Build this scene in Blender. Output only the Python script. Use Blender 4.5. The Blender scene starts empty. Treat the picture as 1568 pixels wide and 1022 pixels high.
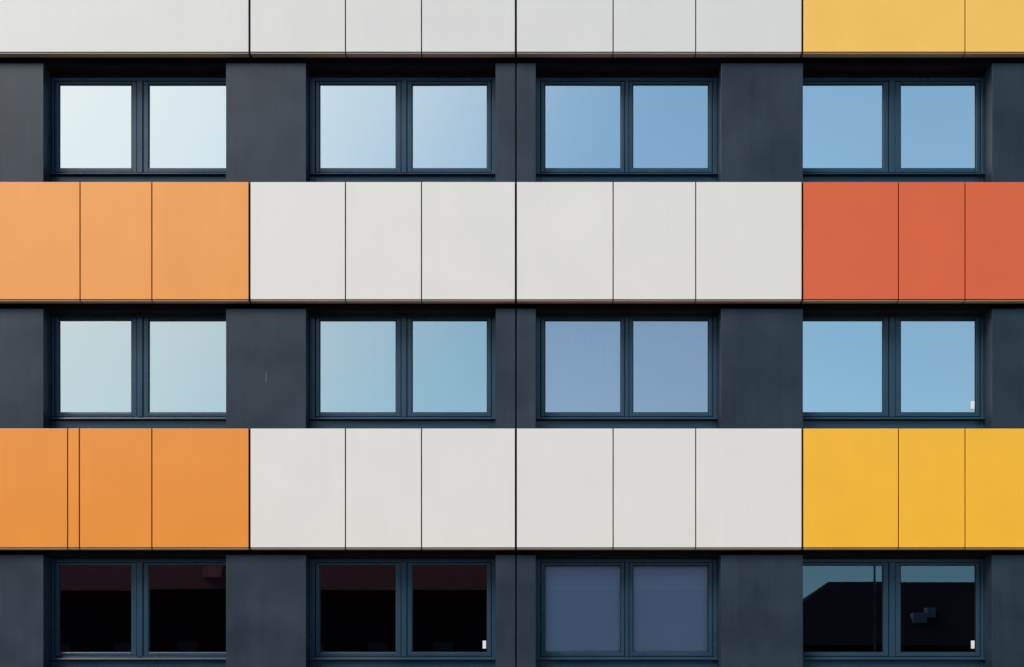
import bpy, math, random
from mathutils import Vector, Matrix
random.seed(4)
S=120.0; D=16.0; H=1100.0; EYE=1.65
def PX(px,d=0.0): return (px-784.0)/S*(D+d)/D
def PZ(py,d=0.0): return EYE+(H-py)/S*(D+d)/D

# ---------------------------------------------------------------- materials
def newmat(name):
    m=bpy.data.materials.new(name); m.use_nodes=True
    nt=m.node_tree; b=nt.nodes['Principled BSDF']; return m,nt,b
def setc(b,c,rough=.5,metal=0.,spec=.5):
    b.inputs['Base Color'].default_value=(*c,1); b.inputs['Roughness'].default_value=rough
    b.inputs['Metallic'].default_value=metal; b.inputs['Specular IOR Level'].default_value=spec
def painted(name,c,rough=.4,var=.06,streak=.0,metal=0.,spec=.5,scale=(1.2,1.2,1.2),bump=.02,rvar=.08):
    m,nt,b=newmat(name); setc(b,c,rough,metal,spec)
    N=nt.nodes; L=nt.links
    geo=N.new('ShaderNodeNewGeometry')
    mp=N.new('ShaderNodeMapping'); mp.inputs['Scale'].default_value=scale
    L.new(geo.outputs['Position'],mp.inputs['Vector'])
    n1=N.new('ShaderNodeTexNoise'); n1.inputs['Scale'].default_value=1.3; n1.inputs['Detail'].default_value=5
    L.new(mp.outputs[0],n1.inputs['Vector'])
    mp2=N.new('ShaderNodeMapping'); mp2.inputs['Scale'].default_value=(14,14,.7)
    L.new(geo.outputs['Position'],mp2.inputs['Vector'])
    n2=N.new('ShaderNodeTexNoise'); n2.inputs['Scale'].default_value=1.0; n2.inputs['Detail'].default_value=4
    L.new(mp2.outputs[0],n2.inputs['Vector'])
    mr=N.new('ShaderNodeMapRange'); mr.inputs['From Min'].default_value=.3; mr.inputs['From Max'].default_value=.7
    mr.inputs['To Min'].default_value=1-var; mr.inputs['To Max'].default_value=1+var
    L.new(n1.outputs['Fac'],mr.inputs['Value'])
    mr2=N.new('ShaderNodeMapRange'); mr2.inputs['From Min'].default_value=.3; mr2.inputs['From Max'].default_value=.7
    mr2.inputs['To Min'].default_value=1-streak; mr2.inputs['To Max'].default_value=1+streak
    L.new(n2.outputs['Fac'],mr2.inputs['Value'])
    mu=N.new('ShaderNodeMath'); mu.operation='MULTIPLY'
    L.new(mr.outputs[0],mu.inputs[0]); L.new(mr2.outputs[0],mu.inputs[1])
    vm=N.new('ShaderNodeVectorMath'); vm.operation='SCALE'; vm.inputs[0].default_value=c
    L.new(mu.outputs[0],vm.inputs['Scale']); L.new(vm.outputs[0],b.inputs['Base Color'])
    rr=N.new('ShaderNodeMapRange'); rr.inputs['From Min'].default_value=.3; rr.inputs['From Max'].default_value=.7
    rr.inputs['To Min'].default_value=rough-rvar; rr.inputs['To Max'].default_value=rough+rvar
    L.new(n1.outputs['Fac'],rr.inputs['Value']); L.new(rr.outputs[0],b.inputs['Roughness'])
    if bump>0:
        bp=N.new('ShaderNodeBump'); bp.inputs['Strength'].default_value=bump; bp.inputs['Distance'].default_value=.05
        L.new(n1.outputs['Fac'],bp.inputs['Height']); L.new(bp.outputs[0],b.inputs['Normal'])
    return m
WHITE=painted('white_panel_paint',(.772,.752,.727),.42,.016,.008,bump=.006,rvar=.04)
GREY=painted('light_grey_panel_paint',(.715,.71,.70),.42,.016,.008,bump=.006,rvar=.04)
ORANGE=painted('orange_panel_paint',(.88,.325,.046),.33,.025,.008,spec=.8,rvar=.02,bump=.004)
ORANGE2=painted('deep_orange_panel_paint',(.86,.285,.024),.33,.025,.008,spec=.75,rvar=.02,bump=.004)
YELLOW=painted('yellow_panel_paint',(.95,.49,.014),.33,.025,.008,spec=.75,rvar=.02,bump=.004)
YELLOW2=painted('pale_yellow_panel_paint',(.97,.56,.085),.33,.025,.008,spec=.9,rvar=.02,bump=.004)
RED=painted('red_panel_paint',(.72,.115,.026),.34,.025,.008,spec=.7,rvar=.02,bump=.004)
SLATE=painted('slate_wall_render',(.0170,.030,.048),.46,.22,.09,spec=.33,bump=.05)
FRAME=painted('window_frame_coating',(.015,.048,.086),.30,.05,.02)
BLACK,_,b=newmat('black_substrate'); setc(b,(.004,.004,.006),.8,0,.2)
GASK,_,b=newmat('rubber_gasket'); setc(b,(.004,.006,.009),.5)
TRIM=painted('underside_shade_trim',(.32,.24,.185),.5,.05,.02)  # brown carries the dim shade of the panel undersides in its colour
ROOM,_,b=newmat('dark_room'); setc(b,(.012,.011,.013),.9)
BLIND=painted('blind_fabric',(.56,.70,.95),.8,.02,.0)
CURT=painted('curtain_fabric',(.62,.58,.66),.85,.03,.0)
TAG,_,b=newmat('white_plastic'); setc(b,(.8,.85,.9),.4)
ROOF=painted('red_roof_tiles',(.105,.043,.046),.9,.2,.1,spec=.1)
ROOF2=painted('dark_roof_tiles',(.018,.012,.016),.9,.2,.1,spec=.1)
HWALL=painted('house_wall_render',(.007,.007,.010),.95,.15,.05,spec=.05)
HBRICK=painted('chimney_brick',(.50,.20,.16),.9,.15,.05,spec=.1)
SKYL=painted('skylight_metal',(.16,.2,.24),.5,.1,.0)
ASPH=painted('asphalt',(.05,.05,.052),.9,.15,.0)
PAVE=painted('paving',(.28,.27,.25),.85,.1,.0)
GRASS=painted('ground_grass',(.06,.08,.04),.95,.2,.0)
LINE,_,b=newmat('road_paint'); setc(b,(.75,.75,.73),.7)
CONC=painted('plinth_concrete',(.3,.3,.29),.8,.08,.04)

def glassmat(name,refl,tint,trans):
    m=bpy.data.materials.new(name); m.use_nodes=True; nt=m.node_tree; N=nt.nodes; L=nt.links
    N.remove(N['Principled BSDF']); out=N['Material Output']
    g=N.new('ShaderNodeBsdfGlossy'); g.inputs['Roughness'].default_value=.0; g.inputs['Color'].default_value=(*tint,1)
    t=N.new('ShaderNodeBsdfTransparent'); t.inputs['Color'].default_value=(*trans,1)
    lw=N.new('ShaderNodeFresnel'); lw.inputs['IOR'].default_value=1.5
    ad=N.new('ShaderNodeMath'); ad.operation='ADD'; ad.inputs[1].default_value=refl; ad.use_clamp=True
    L.new(lw.outputs[0],ad.inputs[0])
    geo=N.new('ShaderNodeNewGeometry'); n=N.new('ShaderNodeTexNoise'); n.inputs['Scale'].default_value=1.1; n.inputs['Detail'].default_value=0
    L.new(geo.outputs['Position'],n.inputs['Vector'])
    bp=N.new('ShaderNodeBump'); bp.inputs['Strength'].default_value=.02; bp.inputs['Distance'].default_value=.010
    L.new(n.outputs['Fac'],bp.inputs['Height']); L.new(bp.outputs[0],g.inputs['Normal'])
    mx=N.new('ShaderNodeMixShader'); L.new(ad.outputs[0],mx.inputs[0]); L.new(t.outputs[0],mx.inputs[1]); L.new(g.outputs[0],mx.inputs[2])
    L.new(mx.outputs[0],out.inputs['Surface']); return m
GLASS=glassmat('coated_glass',.74,(.95,.99,1.0),(.75,.82,.9))
GLASSD=glassmat('bright_coated_glass',.86,(.96,1.0,.99),(.75,.82,.9))
GLASSB=glassmat('grey_coated_glass',.62,(.98,.97,.91),(.75,.82,.85))
GLASSC=glassmat('neutral_coated_glass',.54,(1.0,.90,.94),(.85,.85,.9))
GLASSLOW=glassmat('clear_glass',.15,(.60,.80,1.0),(.93,.95,.98))
GLASSRED=glassmat('clear_warm_glass',.17,(1.0,.85,.95),(.93,.95,.98))
GLASSBL=glassmat('clear_pale_glass',.07,(.8,.9,1.0),(.98,.99,1.0))

# ---------------------------------------------------------------- mesh helper
class MB:
    def __init__(s): s.v=[]; s.f=[]
    def box(s,x0,x1,y0,y1,z0,z1):
        n=len(s.v)
        s.v+=[(x0,y0,z0),(x1,y0,z0),(x1,y1,z0),(x0,y1,z0),(x0,y0,z1),(x1,y0,z1),(x1,y1,z1),(x0,y1,z1)]
        s.f+=[tuple(n+i for i in q) for q in ((0,3,2,1),(4,5,6,7),(0,1,5,4),(1,2,6,5),(2,3,7,6),(3,0,4,7))]
    def poly(s,pts):
        n=len(s.v); s.v+=list(pts); s.f.append(tuple(range(n,n+len(pts))))
    def make(s,name,mat,parent=None,bevel=0):
        me=bpy.data.meshes.new(name); me.from_pydata(s.v,[],s.f); me.materials.append(mat); me.update()
        o=bpy.data.objects.new(name,me); bpy.context.collection.objects.link(o)
        if parent: o.parent=parent
        if bevel:
            mo=o.modifiers.new('bevel','BEVEL'); mo.width=bevel; mo.segments=2; mo.limit_method='ANGLE'
        return o
def empty(name):
    o=bpy.data.objects.new(name,None); bpy.context.collection.objects.link(o); return o

B=empty('office_building')
XL,XR=-814,2399
WALLY=.10; FY=.37; GY=.405; BACK=.75

# ---------------------------------------------------------------- cladding bands
def bandspec(k):
    W=[(382,790,WHITE,[529,645.5]),(790,1229,WHITE,[939,1065.5])]
    if k==0: L=(-31,382,GREY,[]); R=(1229,1641,YELLOW2,[1478]); W=[(382,790,GREY,[529,645.5]),(790,1229,GREY,[939,1065.5])]
    elif k==1: L=(-31,382,ORANGE,[122.5,232.5]); R=(1229,1641,RED,[1376,1478])
    elif k==2: L=(-31,382,ORANGE2,[103.5,121.5,232.5]); R=(1229,1641,YELLOW,[1376,1478])
    elif k==3: L=(-31,382,RED,[122.5,232.5]); R=(1229,1641,ORANGE,[1376,1478])
    else: L=(-31,382,YELLOW,[122.5,232.5]); R=(1229,1641,WHITE,[1376,1478])
    far=[(-439,-31,WHITE,[-292,-175]),(-814,-439,RED if k%2 else YELLOW,[-690,-560])]
    farr=[(1641,2050,WHITE,[1790,1905]),(2050,2399,ORANGE if k%2 else RED,[2180,2290])]
    return far+[L]+W+[R]+farr
bands={0:(-99,79.5),1:(279,458.5),2:(656.5,838.5),3:(1034,1216),-1:(-477,-298),-2:(-855,-676)}
backing=MB(); trim=MB(); flash=MB()
for k,(t,bt) in bands.items():
    zt,zb=PZ(t),PZ(bt)
    for (x0,x1,mat,js) in bandspec(k):
        ed=[x0]+js+[x1]
        for i in range(len(ed)-1):
            g0=1.7 if i==0 else .9; g1=1.7 if i==len(ed)-2 else .9
            a=PX(ed[i]+g0); c=PX(ed[i+1]-g1)
            mb=MB(); 
            t1=random.uniform(-.0014,.0014); t2=random.uniform(-.0014,.0014)
            mb.box(a,c,0,.028,zb,zt)
            mb.v=[(x,(y+t1*(1 if x>(a+c)/2 else -1)+t2*(1 if z>(zb+zt)/2 else -1)) if y<.01 else y,z) for x,y,z in mb.v]
            mb.make('cladding_panel',mat,B,.003)
            trim.box(a,c,.006,.094,zb-.023,zb-.011)
    backing.box(PX(XL)+.01,PX(XR)-.01,.034,WALLY+.02,zb+.004,zt-.006)
    backing.box(PX(XL)+.01,PX(XR)-.01,WALLY+.022,BACK,zb-.004,zt-.03)
    flash.box(PX(XL),PX(XR),.05,WALLY+.015,zt-.003,zt+.012)
backing.make('cladding_substructure',BLACK,B)
trim.make('drip_trim',TRIM,B,.002)
flash.make('sill_flashing',FRAME,B)

# ---------------------------------------------------------------- storeys
OP=[(-691,-407),(-346,-56),(66.5,346),(468.5,759),(820.5,1104),(1229.5,1519),(1641,1931),(1992,2276)]
GL={2:(91,202.5,228,343.5+13),3:(489.5,607,631,746.5),4:(834,951,968.5,1085)}
GL[5]=(1233-8,1352,1378,1494)
def shifted(g,dx): return tuple(v+dx for v in g)
GL[0]=shifted(GL[4],-1511*1.0); GL[1]=(-325,-208,-182,-66); GL[6]=(1662,1779,1805,1920); GL[7]=(2010,2128,2150,2262)
ROWS={
 -1:(-298,-281,-262,-250,-114,-103,-99),
 0:(79.5,97,118,130,259.5,275.5,279),
 1:(458.5,473,480,490,633,654,656.5),
 2:(838.5,850,855,865.5,999.5,1030,1034),
 -2:(-676,-660,-640,-628,-492,-481,-477)}
pil=MB(); sub=MB(); hous=MB()
for r,(bb,wt,hb,gt,gb,wb,bt) in ROWS.items():
    z0=PZ(bt)+.012; ztop=PZ(wt,WALLY)
    edges=[XL]+[e for o in OP for e in o]+[XR]
    for i in range(0,len(edges),2):
        a,c=edges[i],edges[i+1]
        if (a,c)==(759,820.5) or (a,c)==(-407,-346) or (a,c)==(1931,1992):
            m=(a+c)/2+.5
            pil.box(PX(a,WALLY),PX(m-1.2,WALLY),WALLY,BACK,z0,ztop)
            pil.box(PX(m+1.2,WALLY),PX(c,WALLY),WALLY,BACK,z0,ztop)
            sub.box(PX(m-1.2,WALLY)+.001,PX(m+1.2,WALLY)-.001,WALLY+.03,BACK,z0,ztop)
        else:
            pil.box(PX(a,WALLY),PX(c,WALLY),WALLY,BACK,z0,ztop)
    zslot=PZ(bb)-.004
    sub.box(PX(XL)+.02,PX(XR)-.02,WALLY+.09,BACK-.01,ztop+.001,zslot-.001)
    for j,(a,c) in enumerate(OP):
        xa,xc=PX(a,WALLY)+.001,PX(c,WALLY)-.001
        hz=PZ(hb,FY)
        hous.box(xa,xc,FY-.03,BACK-.02,hz,ztop-.001)
        W=bpy.data.objects.new('window',None); bpy.context.collection.objects.link(W); W.parent=B
        g=GL[j]; zt,zb=PZ(gt,GY),PZ(gb,GY)
        L0,L1,R0,R1=[PX(v,GY) for v in g]
        fx0,fx1=xa+.0,xc-.0
        fr=MB(); sash=MB(); gk=MB()
        ft=hz; fb=z0+.002
        s=.050
        fr.box(fx0+.001,L0-s-.008,FY,FY+.09,fb,ft-.002)
        fr.box(R1+s+.008,fx1-.001,FY,FY+.09,fb,ft-.002)
        fr.box(L0-s-.006,R1+s+.006,FY+.003,FY+.09,zt+s*.62+.004,max(ft-.003,zt+s*.62+.02))
        fr.box(L0-s-.006,R1+s+.006,FY+.002,FY+.09,fb,zb-s-.008)
        sz=zb-s-.02
        sash.box(fx0+.004,fx1-.004,FY-.05,FY-.002,sz-.030,sz-.012)
        m0,m1=L1,R0; w=m1-m0
        sb=w*.30
        fr.box(m0+sb+.008,m1-sb-.008,FY-.004,FY+.088,zb-s-.007,zt+s*.62+.003)
        gm=GLASS
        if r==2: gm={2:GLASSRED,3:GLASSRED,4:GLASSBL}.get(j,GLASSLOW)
        elif r==1: gm={2:GLASSB,3:GLASSB,4:GLASSC}.get(j,GLASS)
        elif r==0 and j==5: gm=GLASSD
        for (p0,p1,l,rr) in ((L0,L1,s,sb),(R0,R1,sb,s)):
            y0,y1=FY+.010,FY+.075
            tb=s*.62
            sash.box(p0-l,p0,y0,y1,zb-s,zt+tb); sash.box(p1,p1+rr,y0,y1,zb-s,zt+tb)
            sash.box(p0+.0005,p1-.0005,y0+.001,y1,zt,zt+tb-.001); sash.box(p0+.0005,p1-.0005,y0+.001,y1,zb-s+.001,zb)
            e=.011
            yy0,yy1=FY+.024,GY+.02
            gk.box(p0+.0006,p0+e,yy0,yy1,zb+.0006,zt-.0006); gk.box(p1-e,p1-.0006,yy0,yy1,zb+.0006,zt-.0006)
            gk.box(p0+e,p1-e,yy0,yy1,zt-e,zt-.0006); gk.box(p0+e,p1-e,yy0,yy1,zb+.0006,zb+e)
            q=MB(); tx=random.uniform(-.0016,.0016); tz=random.uniform(-.0016,.0016)
            if r==2: tx*=.2; tz*=.2
            q.poly([(p0+e,GY-tx-tz,zb+e),(p1-e,GY+tx-tz,zb+e),(p1-e,GY+tx+tz,zt-e),(p0+e,GY-tx+tz,zt-e)])
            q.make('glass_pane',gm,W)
        fr.make('frame',FRAME,W,.004); sash.make('sash',FRAME,W,.006); gk.make('gasket',GASK,W)
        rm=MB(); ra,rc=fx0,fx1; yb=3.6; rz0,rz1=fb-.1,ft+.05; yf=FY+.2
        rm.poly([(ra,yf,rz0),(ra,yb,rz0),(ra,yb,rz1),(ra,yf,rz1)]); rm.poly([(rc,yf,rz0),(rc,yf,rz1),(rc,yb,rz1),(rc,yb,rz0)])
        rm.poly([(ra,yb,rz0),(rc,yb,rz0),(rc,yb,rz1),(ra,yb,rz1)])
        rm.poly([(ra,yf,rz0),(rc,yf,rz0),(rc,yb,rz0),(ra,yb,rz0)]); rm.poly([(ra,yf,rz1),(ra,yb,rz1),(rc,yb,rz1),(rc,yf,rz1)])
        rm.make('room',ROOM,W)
        if (r,j) in ((2,4),(0,1),(-1,3)):
            bl=MB(); z=zb-.02
            while z<zt+.03:
                for (u0,u1) in ((L0-.02,L1+.02),(R0-.02,R1+.02)):
                    bl.poly([(u0,GY+.030,z),(u1,GY+.030,z),(u1,GY+.045,z+.024),(u0,GY+.045,z+.024)])
                z+=.0235
            bl.make('blind',BLIND,W)
        if (r,j) in ((1,4),(1,3),(0,2),(-1,5),(1,2)):
            cu=MB(); n=90
            for (p0,p1) in ((L0-.03,L1+.03),(R0-.03,R1+.03)):
                pts=[]
                for i in range(n+1):
                    x=p0+(p1-p0)*i/n
                    y=FY+.14+.022*math.sin(x*31+1.3*math.sin(x*5))+.012*math.sin(x*13+j)
                    pts.append((x,y))
                for i in range(n):
                    (xa_,ya_),(xb_,yb_)=pts[i],pts[i+1]
                    cu.poly([(xa_,ya_,zb-.05),(xb_,yb_,zb-.05),(xb_,yb_,zt+.05),(xa_,ya_,zt+.05)])
            o=cu.make('curtain',CURT,W)
            for p in o.data.polygons: p.use_smooth=True
        if (r,j) in ((2,3),(1,5),(2,5)):
            t=MB(); xx=R1-.045
            t.box(xx-.018,xx+.028,GY-.012,GY-.004,zb+.05,zb+.155); t.make('window_contact_tag',TAG,W,.003)
pil.make('wall_piers',SLATE,B,.004); sub.make('shadow_gap_backing',BLACK,B); hous.make('shutter_boxes',BLACK,B)
sc=MB(); x=PX(407.5,WALLY); sc.box(x-.004,x+.003,WALLY-.0015,WALLY+.002,PZ(586,WALLY),PZ(569,WALLY))
SCR,_,b=newmat('scratched_render'); setc(b,(.14,.145,.16),.8); sc.make('scratch',SCR,B)
zp=PZ(1216)-.025
m=MB(); m.box(PX(XL),PX(XR),.08,BACK,0,zp); m.make('plinth',CONC,B)
zr=PZ(-855)
m=MB(); m.box(PX(XL)-.02,PX(XL)-.001,.0,14,0,zr); m.box(PX(XR)+.001,PX(XR)+.02,.0,14,0,zr); m.box(PX(XL),PX(XR),13.8,14,0,zr)
m.box(PX(XL),PX(XR),BACK+3.2,14-.21,zr-.3,zr-.05); m.box(PX(XL),PX(XR),BACK,BACK+3.198,zr-.3,zr-.05)
m.make('outer_shell',SLATE,B)
m=MB(); m.box(PX(XL)-.05,PX(XR)+.05,-.03,.3,zr+.002,zr+.06); m.make('roof_coping',FRAME,B)

# ---------------------------------------------------------------- houses opposite
def house(x0,x1,yf,depth,ez,rz,hip_l,hip_r,chim,roofm,skyl=()):
    e=bpy.data.objects.new('gabled_house',None); bpy.context.collection.objects.link(e)
    w=MB(); w.box(x0,x1,yf-depth,yf,0,ez); w.make('walls',HWALL,e)
    r=MB(); ym=yf-depth/2; o=.4
    A=(x0-o,yf+o,ez-.05);Bp=(x1+o,yf+o,ez-.05);C=(x1+o,yf-depth-o,ez-.05);Dp=(x0-o,yf-depth-o,ez-.05)
    R0=(x0+hip_l,ym,rz);R1=(x1-hip_r,ym,rz)
    r.poly([A,Bp,R1,R0]); r.poly([C,Dp,R0,R1]); r.poly([Dp,A,R0]); r.poly([Bp,C,R1]); r.poly([A,Dp,C,Bp])
    r.make('roof',roofm,e)
    c=MB()
    for cx,ch in chim: c.box(cx-.45,cx+.45,ym-.4+4.3,ym+.4+4.3,ez-.5,rz+ch)
    c.make('chimney',HBRICK,e,.02)
    sl=rz-ez; run=depth/2+o
    for (sx,sz,hw) in skyl:
        f=(sz-ez)/sl; yy=yf+o-f*run
        s_=MB(); s_.box(sx-hw,sx+hw,yy-.3,yy+.25,sz-.35,sz+.3); s_.make('skylight',SKYL,e,.03)
    wn=MB(); fr=MB()
    n=int((x1-x0)/3)
    for fz in (1.0,4.0):
        if fz+1.6>ez: continue
        for i in range(n):
            cx=x0+(i+.5)*(x1-x0)/n
            wn.box(cx-.5,cx+.5,yf+.01,yf+.03,fz,fz+1.4)
            fr.box(cx-.6,cx-.5,yf+.005,yf+.06,fz-.1,fz+1.5); fr.box(cx+.5,cx+.6,yf+.005,yf+.06,fz-.1,fz+1.5)
    wn.make('windows',GASK,e); fr.make('window_frames',HWALL,e)
    return e
house(-46,10.8,-45,10,8.0,13,4,3,[(-40,1.2),(-14.9,.8),(-27,.8)],ROOF)
house(12.2,46,-45,9,5.3,8.9,4.6,5,[(40,1)],ROOF2,[(20.6,6.7,.35),(21.3,7.0,.22)])
lp=empty('street_lamp')
m=MB(); 
for i in range(10):
    a0,a1=2*math.pi*i/10,2*math.pi*(i+1)/10
    m.poly([(.07*math.cos(a0),.07*math.sin(a0),0),(.07*math.cos(a1),.07*math.sin(a1),0),(.04*math.cos(a1),.04*math.sin(a1),9),(.04*math.cos(a0),.04*math.sin(a0),9)])
m.make('post',FRAME,lp)
m=MB(); m.box(-.04,.04,0,1.3,8.9,9.0); m.make('arm',FRAME,lp,.01)
m=MB(); m.box(-.14,.14,1.1,1.8,8.82,8.96); m.make('lantern_head',TAG,lp,.03)
lp.location=(15.9,-38,0)

# ---------------------------------------------------------------- ground, street
m=MB(); m.poly([(-400,-400,-.14),(400,-400,-.14),(400,400,-.14),(-400,400,-.14)]); m.make('ground',GRASS)
m=MB(); m.box(-60,60,-8,.079,-.3,0); m.make('pavement',PAVE)
m=MB(); m.box(-60,60,-44.99,-36,-.3,.0); m.make('pavement',PAVE)
m=MB(); m.box(-60,60,-35.8,-8.2,-.3,-.12); m.make('road',ASPH)
m=MB(); m.box(-60,60,-8.199,-8.001,-.3,.004); m.box(-60,60,-35.999,-35.801,-.3,.004); m.make('kerb',CONC,None,.01)
m=MB()
for i in range(-14,15): m.poly([(i*4-1,-22.08,-.116),(i*4+1,-22.08,-.116),(i*4+1,-21.92,-.116),(i*4-1,-21.92,-.116)])
m.make('road_marking',LINE)

# ---------------------------------------------------------------- sky and sun
w=bpy.data.worlds.new('World'); bpy.context.scene.world=w; w.use_nodes=True
nt=w.node_tree; N=nt.nodes; L=nt.links; bg=N['Background']
EL=math.radians(46); AZ=math.radians(222)
sky=N.new('ShaderNodeTexSky'); sky.sky_type='NISHITA'; sky.sun_disc=False; sky.sun_elevation=EL; sky.sun_rotation=AZ
sky.air_density=1.0; sky.dust_density=1.0; sky.ozone_density=1.0
tn=N.new('ShaderNodeVectorMath'); tn.operation='MULTIPLY'; tn.inputs[1].default_value=(.78,1.06,1.06); L.new(sky.outputs[0],tn.inputs[0])
tc=N.new('ShaderNodeTexCoord'); 
hd=Vector((-.54,-.66,.64)).normalized()
dt=N.new('ShaderNodeVectorMath'); dt.operation='DOT_PRODUCT'; dt.inputs[1].default_value=hd
nrm=N.new('ShaderNodeVectorMath'); nrm.operation='NORMALIZE'; L.new(tc.outputs['Generated'],nrm.inputs[0]); L.new(nrm.outputs[0],dt.inputs[0])
mr=N.new('ShaderNodeMapRange'); mr.interpolation_type='SMOOTHSTEP'
mr.inputs['From Min'].default_value=.76; mr.inputs['From Max'].default_value=1.0
L.new(dt.outputs['Value'],mr.inputs['Value'])
no=N.new('ShaderNodeTexNoise'); no.inputs['Scale'].default_value=2.2; no.inputs['Detail'].default_value=3; L.new(nrm.outputs[0],no.inputs['Vector'])
nm=N.new('ShaderNodeMapRange'); nm.inputs['From Min'].default_value=.35; nm.inputs['From Max'].default_value=.7; nm.inputs['To Min'].default_value=.0; nm.inputs['To Max'].default_value=.08
L.new(no.outputs['Fac'],nm.inputs['Value'])
ad=N.new('ShaderNodeMath'); ad.operation='ADD'; ad.use_clamp=True; L.new(mr.outputs[0],ad.inputs[0]); L.new(nm.outputs[0],ad.inputs[1])
mx=N.new('ShaderNodeMix'); mx.data_type='RGBA'
L.new(ad.outputs[0],mx.inputs['Factor']); L.new(tn.outputs[0],mx.inputs[6]); mx.inputs[7].default_value=(8.7,9.0,8.7,1)
L.new(mx.outputs[2],bg.inputs['Color']); bg.inputs['Strength'].default_value=.13
sl=bpy.data.lights.new('sun','SUN'); sl.energy=3.4; sl.angle=math.radians(24); sl.color=(1,.88,.79)
so=bpy.data.objects.new('sun',sl); bpy.context.collection.objects.link(so)
sd=Vector((math.sin(AZ)*math.cos(EL),math.cos(AZ)*math.cos(EL),math.sin(EL)))
so.rotation_euler=(-sd).to_track_quat('-Z','Y').to_euler(); so.location=sd*40

cam=bpy.data.cameras.new('camera'); co=bpy.data.objects.new('camera',cam); bpy.context.collection.objects.link(co)
co.location=(0,-D,EYE-.12+.12); co.rotation_euler=(math.radians(90),0,0)
cam.sensor_width=36; cam.lens=36*D/(1568/S); cam.shift_y=(H-511)/1568; cam.clip_end=2000
sc=bpy.context.scene; sc.camera=co
sc.view_settings.view_transform='Standard'; sc.view_settings.look='None'; sc.view_settings.exposure=0
